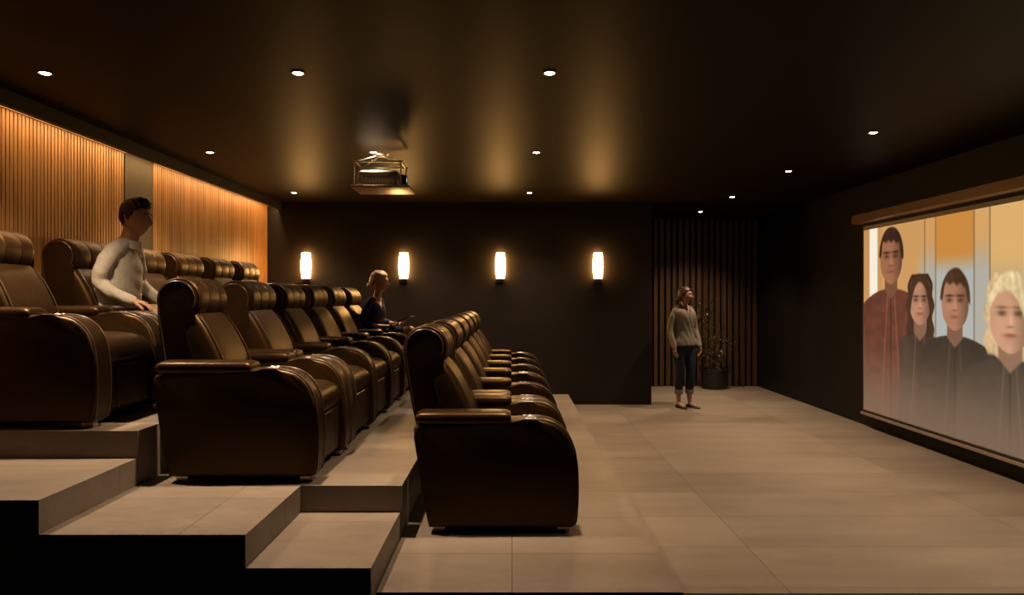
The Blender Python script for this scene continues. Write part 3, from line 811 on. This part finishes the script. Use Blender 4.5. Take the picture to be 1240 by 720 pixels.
def HT(c, yaw=0, pitch=0, roll=0, sc=1.0):
    return Matrix.Translation(Vector(c)) @ Matrix.Rotation(yaw,4,'Z') @ Matrix.Rotation(pitch,4,'Y') @ Matrix.Rotation(roll,4,'X') @ Matrix.Scale(sc,4)

# ---- man, seated on the top tier
MX, MY = -3.00, 5.50
man = empty('person', (MX, MY, Z3), 'dark-haired man in a pale button-up shirt seated in profile on the top tier', 'person')
T = HT((.055,0,1.395), yaw=-.10, pitch=.02, sc=1.19)
sk = bmesh.new()
head_mesh_into(sk, T, False)
sweep(sk, [(-.035,0,1.10),(-.01,0,1.20),(.02,0,1.28),(.035,0,1.36)], [(.085,.075),(.068,.068),(.064,.066),(.062,.066)], n=18)
sweep(sk, [(-.06,0,.60),(-.07,0,.72),(-.07,0,.88),(-.06,0,1.02),(-.045,0,1.10),(-.03,0,1.14)], [(.15,.10),(.14,.09),(.15,.10),(.165,.105),(.12,.075),(.06,.05)], n=22)
ARMS_M = {-1: [(-.02,-.045,1.185),(-.035,-.13,1.145),(-.05,-.200,1.075),(-.07,-.240,.99),(-.085,-.245,.90),(.0,-.235,.82),(.135,-.20,.755)], 1: [(-.02,.045,1.185),(-.035,.13,1.145),(-.05,.200,1.075),(-.05,.240,.99),(-.06,.27,.90),(.04,.24,.82),(.17,.17,.755)]}
for s in (-1,1):
    q = ARMS_M[s]; sweep(sk, catmull(q,4), [.050-.024*i/24 for i in range(25)], None, 14)
    sweep(sk, [(-.03,s*.09,.62),(.22,s*.12,.635),(.50,s*.15,.60)], [.085,.078,.058], (0,1,0), 16)
    sweep(sk, [(.50,s*.15,.60),(.555,s*.15,.36),(.585,s*.15,.10)], [.056,.055,.036], (0,1,0), 14)
    sweep(sk, [(.585,s*.15,.10),(.60,s*.15,.05),(.70,s*.155,.035)], [.034,.036,.03], (0,1,0), 12)
    w = Vector(q[-1]); hand(sk, w, (.95,-s*.12 if s < 0 else -.2,-.22), (0,0,-1), 1 if s > 0 else -1, .28, 1.12)
link_me('body', remesh(sk, .0036, 1), M_skm, man, 0)
face_parts(T, man, M_lip, M_hblk, False)
def man_hair(d, p):
    line = .064+.006*math.sin(d.y*9) if d.x > .62 else .064-.020*sst(.62,.45,d.x)-.030*sst(.30,.22,d.x)
    if d.x < .20: line = .012-.030*sst(.10,-.02,d.x)-.045*sst(-.25,-.8,d.x)
    m = sst(line-.005, line+.008, p.z)
    top = sst(.30,.9,d.z); fr = sst(-.4,.75,d.x)
    o = .006+.010*top+.024*top*fr+.010*sst(.2,-.6,d.x)*sst(-.3,.6,d.z)+.004*math.sin(d.y*21+d.x*13)*top
    return m*o-(1-m)*.022
link_mesh('hair', hair_mesh(T, man_hair), M_hblk, man, 60)
# shirt: body, sleeves, stand collar, placket
sh = bmesh.new()
sweep(sh, catmull([(-.075,0,.575),(-.085,0,.66),(-.085,0,.78),(-.08,0,.90),(-.068,0,1.02),(-.055,0,1.10),(-.035,0,1.16),(-.012,0,1.205)],3),
      [(.205,.158),(.207,.160),(.207,.158),(.205,.152),(.202,.148),(.205,.146),(.207,.148),(.212,.150),(.217,.150),(.219,.149),(.219,.146),(.217,.142),(.214,.137),(.208,.130),(.197,.122),(.180,.113),(.158,.104),(.132,.095),(.110,.086),(.098,.082),(.088,.078),(.082,.075)], n=28, dome=False)
for s in (-1,1):
    q = ARMS_M[s]; sweep(sh, catmull(q,4), [.066 if i < 9 else .067-.0016*(i-8) for i in range(25)], None, 16)
sme = remesh(sh, .009, 3)
rg = random.Random(5)
for v in sme.vertices:   # soft cloth folds
    c = v.co; v.co += v.normal*(.0022*math.sin(c.z*52+c.y*23+c.x*40+2*math.sin(c.x*21)))
shirt = link_me('shirt', sme, M_shirt, man, 0)
cb = bmesh.new(); 
ringp = [Vector((-.005+.066*math.cos(a)*1.05+.012, .066*math.sin(a), 1.205+.022*math.cos(a)*-1.2)) for a in [2*PI*k/28 for k in range(28)]]
lo = [cb.verts.new(v+Vector(((v.x-.007)*.22, v.y*.22, -.03))) for v in ringp]; hi_ = [cb.verts.new(v+Vector(((v.x-.007)*.12+.008, v.y*.12, .030))) for v in ringp]
lo2 = [cb.verts.new(v+Vector(((v.x-.007)*.1, v.y*.1, -.03))) for v in ringp]; hi2 = [cb.verts.new(v+Vector(((v.x-.007)*.04+.008, v.y*.04, .028))) for v in ringp]
for k in range(28):
    j = (k+1)%28; cb.faces.new((lo[k],lo[j],hi_[j],hi_[k])); cb.faces.new((hi_[k],hi_[j],hi2[j],hi2[k])); cb.faces.new((hi2[k],hi2[j],lo2[j],lo2[k])); cb.faces.new((lo2[k],lo2[j],lo[j],lo[k]))
link_mesh('collar', cb, M_shirt, shirt, 50)
for z in (1.10,1.0,.90,.80): link_mesh('shirt_button', ball(bmesh.new(), (.098+.012*(z<1.05)-.012*(z<.85), -.005, z), .0075, 2), M_btn, shirt, 60)

tr = bmesh.new()
sweep(tr, [(-.06,0,.60),(.06,0,.60)], [(.185,.075),(.17,.075)], (0,1,0), 20)
for s in (-1,1):
    sweep(tr, [(-.03,s*.09,.63),(.22,s*.12,.638),(.49,s*.15,.605),(.535,s*.15,.54),(.57,s*.15,.34),(.59,s*.15,.12)], [.098,.090,.076,.072,.066,.058], (0,1,0), 18)
link_me('trousers', remesh(tr, .010, 3), M_khaki, man, 0)
for s in (-1,1):
    b = bmesh.new(); shoe(b, .60, s*.15, 0, (1, .04*s), .27, .046, .10); link_mesh('shoe', b, M_sole, man, 60)

# ---- blonde woman, seated in the far recliner of the middle tier
WX, WY = -1.68, 8.78
wom = empty('person', (WX, WY, Z2), 'blonde woman in a navy v-neck dress seated on the middle tier, holding a tablet', 'person', rz=-.32)
T = HT((.03,0,1.292), yaw=.10, pitch=.03, sc=1.11)
ARMS_W = {-1: [(-.025,-.03,1.085),(-.035,-.10,1.058),(-.048,-.160,1.005),(-.065,-.195,.92),(-.075,-.215,.80),(.06,-.19,.755),(.21,-.10,.745)], 1: [(-.025,.03,1.085),(-.035,.10,1.058),(-.048,.160,1.005),(-.05,.198,.92),(-.04,.22,.80),(.09,.17,.775),(.24,.07,.775)]}
sk = bmesh.new(); head_mesh_into(sk, T, True)
sweep(sk, [(-.03,0,1.03),(-.008,0,1.10),(.008,0,1.17),(.018,0,1.26)], [(.066,.056),(.047,.048),(.044,.047),(.046,.05)], n=18)
sweep(sk, [(-.06,0,.60),(-.06,0,.72),(-.055,0,.86),(-.05,0,.96),(-.04,0,1.04),(-.028,0,1.085)], [(.16,.11),(.125,.09),(.135,.098),(.150,.105),(.142,.075),(.06,.045)], n=22)
for s in (-1,1):
    q = ARMS_W[s]; sweep(sk, catmull(q,4), [.042-.0195*i/24 for i in range(25)], None, 14)
    kn = (.49, s*.07, .70 if s < 0 else .62)
    sweep(sk, [(-.03,s*.085,.62),(.22,s*.085,.65 if s<0 else .62),kn], [.082,.072,.054], (0,1,0), 16)
    sweep(sk, [kn,(.55,s*.06,.40),(.565,s*.06,.12)], [.052,.049,.030], (0,1,0), 14)
    sweep(sk, [(.565,s*.06,.12),(.58,s*.06,.06),(.67,s*.06,.035)], [.028,.030,.024], (0,1,0), 12)
    w = Vector(q[-1]); hand(sk, w, (.92,.25 if s<0 else -.2,.05), (-.1,-s*.45,1 if s<0 else .8), -s if s<0 else -s, .42, .95)
link_me('body', remesh(sk, .0036, 1), M_skw, wom, 0)
face_parts(T, wom, M_lip, M_hbrn, True)
def wom_hair(d, p):
    line = .062-.05*sst(.75,.15,d.x) if d.x > .15 else .012-.075*sst(.15,-.5,d.x)
    m = sst(line-.006, line+.010, p.z)
    o = .011+.008*sst(.2,.9,d.z)+.012*sst(.1,-.7,d.x)+.0015*math.sin(p.z*160+p.x*60)
    return m*o-(1-m)*.022
def bun(t, TT):
    for (x,z,r_) in ((-.125,-.045,.033),(-.118,-.062,.024),(-.130,-.028,.022),(-.105,-.04,.03)):
        bmesh.ops.create_icosphere(t, subdivisions=3, radius=r_, matrix=TT @ Matrix.Translation((x,.004,z)))
link_mesh('hair', hair_mesh(T, wom_hair, bun), M_hblo, wom, 60)
dr = bmesh.new()
sweep(dr, catmull([(-.06,0,.575),(-.062,0,.68),(-.06,0,.80),(-.052,0,.92),(-.048,0,1.005),(-.052,0,1.055)],4),
      [(.195,.135),(.188,.132),(.178,.125),(.165,.116),(.152,.110),(.146,.106),(.144,.104),(.145,.106),(.149,.110),(.153,.115),(.158,.121),(.162,.126),(.165,.130),(.167,.130),(.168,.126),(.167,.118),(.165,.106),(.160,.090),(.150,.072),(.128,.058),(.09,.05)], n=28, dome=False)
for s in (-1,1):
    q = catmull(ARMS_W[s],4)[3:20]; sweep(dr, q, [.053-.0006*i for i in range(17)], None, 14)
    sweep(dr, [(-.03,s*.085,.62),(.20,s*.085,.655 if s<0 else .625),(.36,s*.08,.68 if s<0 else .62)], [.098,.090,.082], (0,1,0), 18)
dme = remesh(dr, .008, 3)
vneck(dme, -.03, .945, .62)
link_me('dress', dme, M_navy, wom, 0)
# chest skin under the wedge belongs to the body volume; shoes
for s in (-1,1):
    b = bmesh.new(); shoe(b, .575, s*.06, 0, (1, 0), .235, .036, .055); link_mesh('shoe', b, M_shoe, wom, 60)
tb = empty('tablet', (0,0,0), 'thin dark tablet held in the hands of the seated blonde woman', 'tablet')
Mw = Matrix.Translation((WX,WY,Z2)) @ Matrix.Rotation(-.32,4,'Z') @ Matrix.Translation((.385,-.01,.835)) @ Matrix.Rotation(-.36,4,'Y')
tb.matrix_world = Mw
link_mesh('shell', BX(-.10,.10,-.075,.075,-.004,.003,bev=.002), M_blk, tb)
link_mesh('glass_screen', BX(-.092,.092,-.067,.067,.0028,.0042), M_lens if False else M_proj, tb)

# ---- standing woman near the alcove
SX, SY = 2.425, 9.90
st = empty('person', (SX, SY, 0), 'woman standing in front of the alcove in a taupe v-neck sweater and dark cuffed jeans', 'person', rz=-1.10)
T = HT((.035,-.005,1.575), yaw=.50, pitch=-.06, roll=.06, sc=.98)
ARMS_S = {-1: [(-.01,-.03,1.415),(-.015,-.10,1.39),(-.02,-.160,1.335),(-.025,-.198,1.25),(-.03,-.225,1.11),(.01,-.225,.98),(.05,-.215,.86)], 1: [(-.01,.03,1.415),(-.015,.10,1.39),(-.02,.160,1.335),(-.022,.198,1.25),(-.025,.225,1.11),(.03,.225,.98),(.085,.205,.87)]}
sk = bmesh.new(); head_mesh_into(sk, T, True)
sweep(sk, [(-.02,0,1.37),(-.002,0,1.42),(.01,-.002,1.48),(.018,-.004,1.54)], [(.07,.055),(.048,.047),(.044,.046),(.046,.05)], n=18)
sweep(sk, [(-.005,0,.86),(-.005,0,.97),(0,0,1.07),(.005,0,1.18),(.003,0,1.30),(-.008,0,1.38),(-.015,0,1.42)], [(.155,.10),(.155,.105),(.122,.085),(.13,.095),(.148,.102),(.14,.07),(.06,.045)], n=22)
LEGS = {-1: [(0,-.085,.90),(.01,-.088,.70),(.02,-.085,.48),(-.01,-.085,.28),(-.015,-.085,.10)], 1: [(0,.085,.90),(.03,.085,.70),(.055,.075,.48),(.03,.075,.28),(.03,.075,.10)]}
for s in (-1,1):
    sweep(sk, catmull(ARMS_S[s],4), [.042-.0195*i/24 for i in range(25)], None, 14)
    sweep(sk, catmull(LEGS[s],3), [.085,.082,.078,.072,.066,.058,.052,.050,.050,.046,.040,.033,.028], (0,1,0), 16)
    a = LEGS[s][-1]; sweep(sk, [a,(a[0]+.02,a[1],.055),(a[0]+.12,a[1]+.01*s,.03)], [.029,.031,.024], (0,1,0), 12)
    w = Vector(ARMS_S[s][-1]); hand(sk, w, (.18,-.02*s,-1), (.1,-s,0), 1 if s > 0 else -1, .25, .95)
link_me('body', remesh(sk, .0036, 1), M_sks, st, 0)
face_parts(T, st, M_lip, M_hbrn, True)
link_mesh('hair', hair_mesh(T, wom_hair, bun), M_hbrn, st, 60)
sw = bmesh.new()
sweep(sw, catmull([(0,0,.875),(0,0,.95),(.003,0,1.05),(.006,0,1.16),(.006,0,1.27),(-.002,0,1.35),(-.012,0,1.405)],3),
      [(.185,.132),(.187,.134),(.186,.133),(.182,.130),(.174,.124),(.165,.118),(.158,.114),(.154,.113),(.153,.114),(.155,.117),(.160,.121),(.165,.125),(.170,.127),(.174,.125),(.176,.118),(.174,.106),(.155,.088),(.115,.068),(.075,.055)], n=28, dome=False)
for s in (-1,1):
    q = catmull(ARMS_S[s],4)[2:]; sweep(sw, q, [.052-.0007*i for i in range(23)], None, 14)
sme = remesh(sw, .008, 3)
vneck(sme, -.005, 1.315, .75)
for v in sme.vertices:
    c = v.co; v.co += v.normal*(.0015*math.sin(c.z*40+c.y*60+2*math.sin(c.y*18)))
link_me('sweater', sme, M_knit, st, 0)
je = bmesh.new(); sweep(je, [(0,0,.86),(0,0,.94)], [(.165,.108),(.165,.108)], (0,1,0), 20)
for s in (-1,1):
    q = catmull(LEGS[s],3)[:11]; sweep(je, q, [.094,.092,.087,.081,.075,.067,.061,.059,.058,.056,.052], (0,1,0), 16, dome=False)
jo = link_me('jeans', remesh(je, .009, 2), M_jean, st, 0)
for s in (-1,1):
    q = catmull(LEGS[s],3); cf = bmesh.new(); sweep(cf, [q[9]+Vector((0,0,-.02)), q[10]+Vector((0,0,-.015))], [.059,.057], (0,1,0), 18, dome=False); link_mesh('cuff', cf, M_cuff, jo, 50)
    a = LEGS[s][-1]; b = bmesh.new(); shoe(b, a[0]+.015, a[1], 0, (1,.12*s), .235, .038, .05); link_mesh('shoe', b, M_shoe, st, 60)

# ------------------------------------------------------------------ world, camera, colour
w = bpy.data.worlds.new('world'); scn.world = w; w.use_nodes = True
w.node_tree.nodes['Background'].inputs[0].default_value = (1,.8,.62,1); w.node_tree.nodes['Background'].inputs[1].default_value = .002
cam = bpy.data.cameras.new('camera'); co = bpy.data.objects.new('camera', cam); C.objects.link(co)
co.location = (0,0,EYE); co.rotation_euler = (PI/2,0,0); cam.sensor_width = 36; cam.lens = 850/1240*36; cam.clip_start = .05
scn.camera = co
vs = scn.view_settings; vs.view_transform = 'Standard'; vs.look = 'None'; vs.gamma = 1; vs.use_curve_mapping = False; vs.exposure = 0
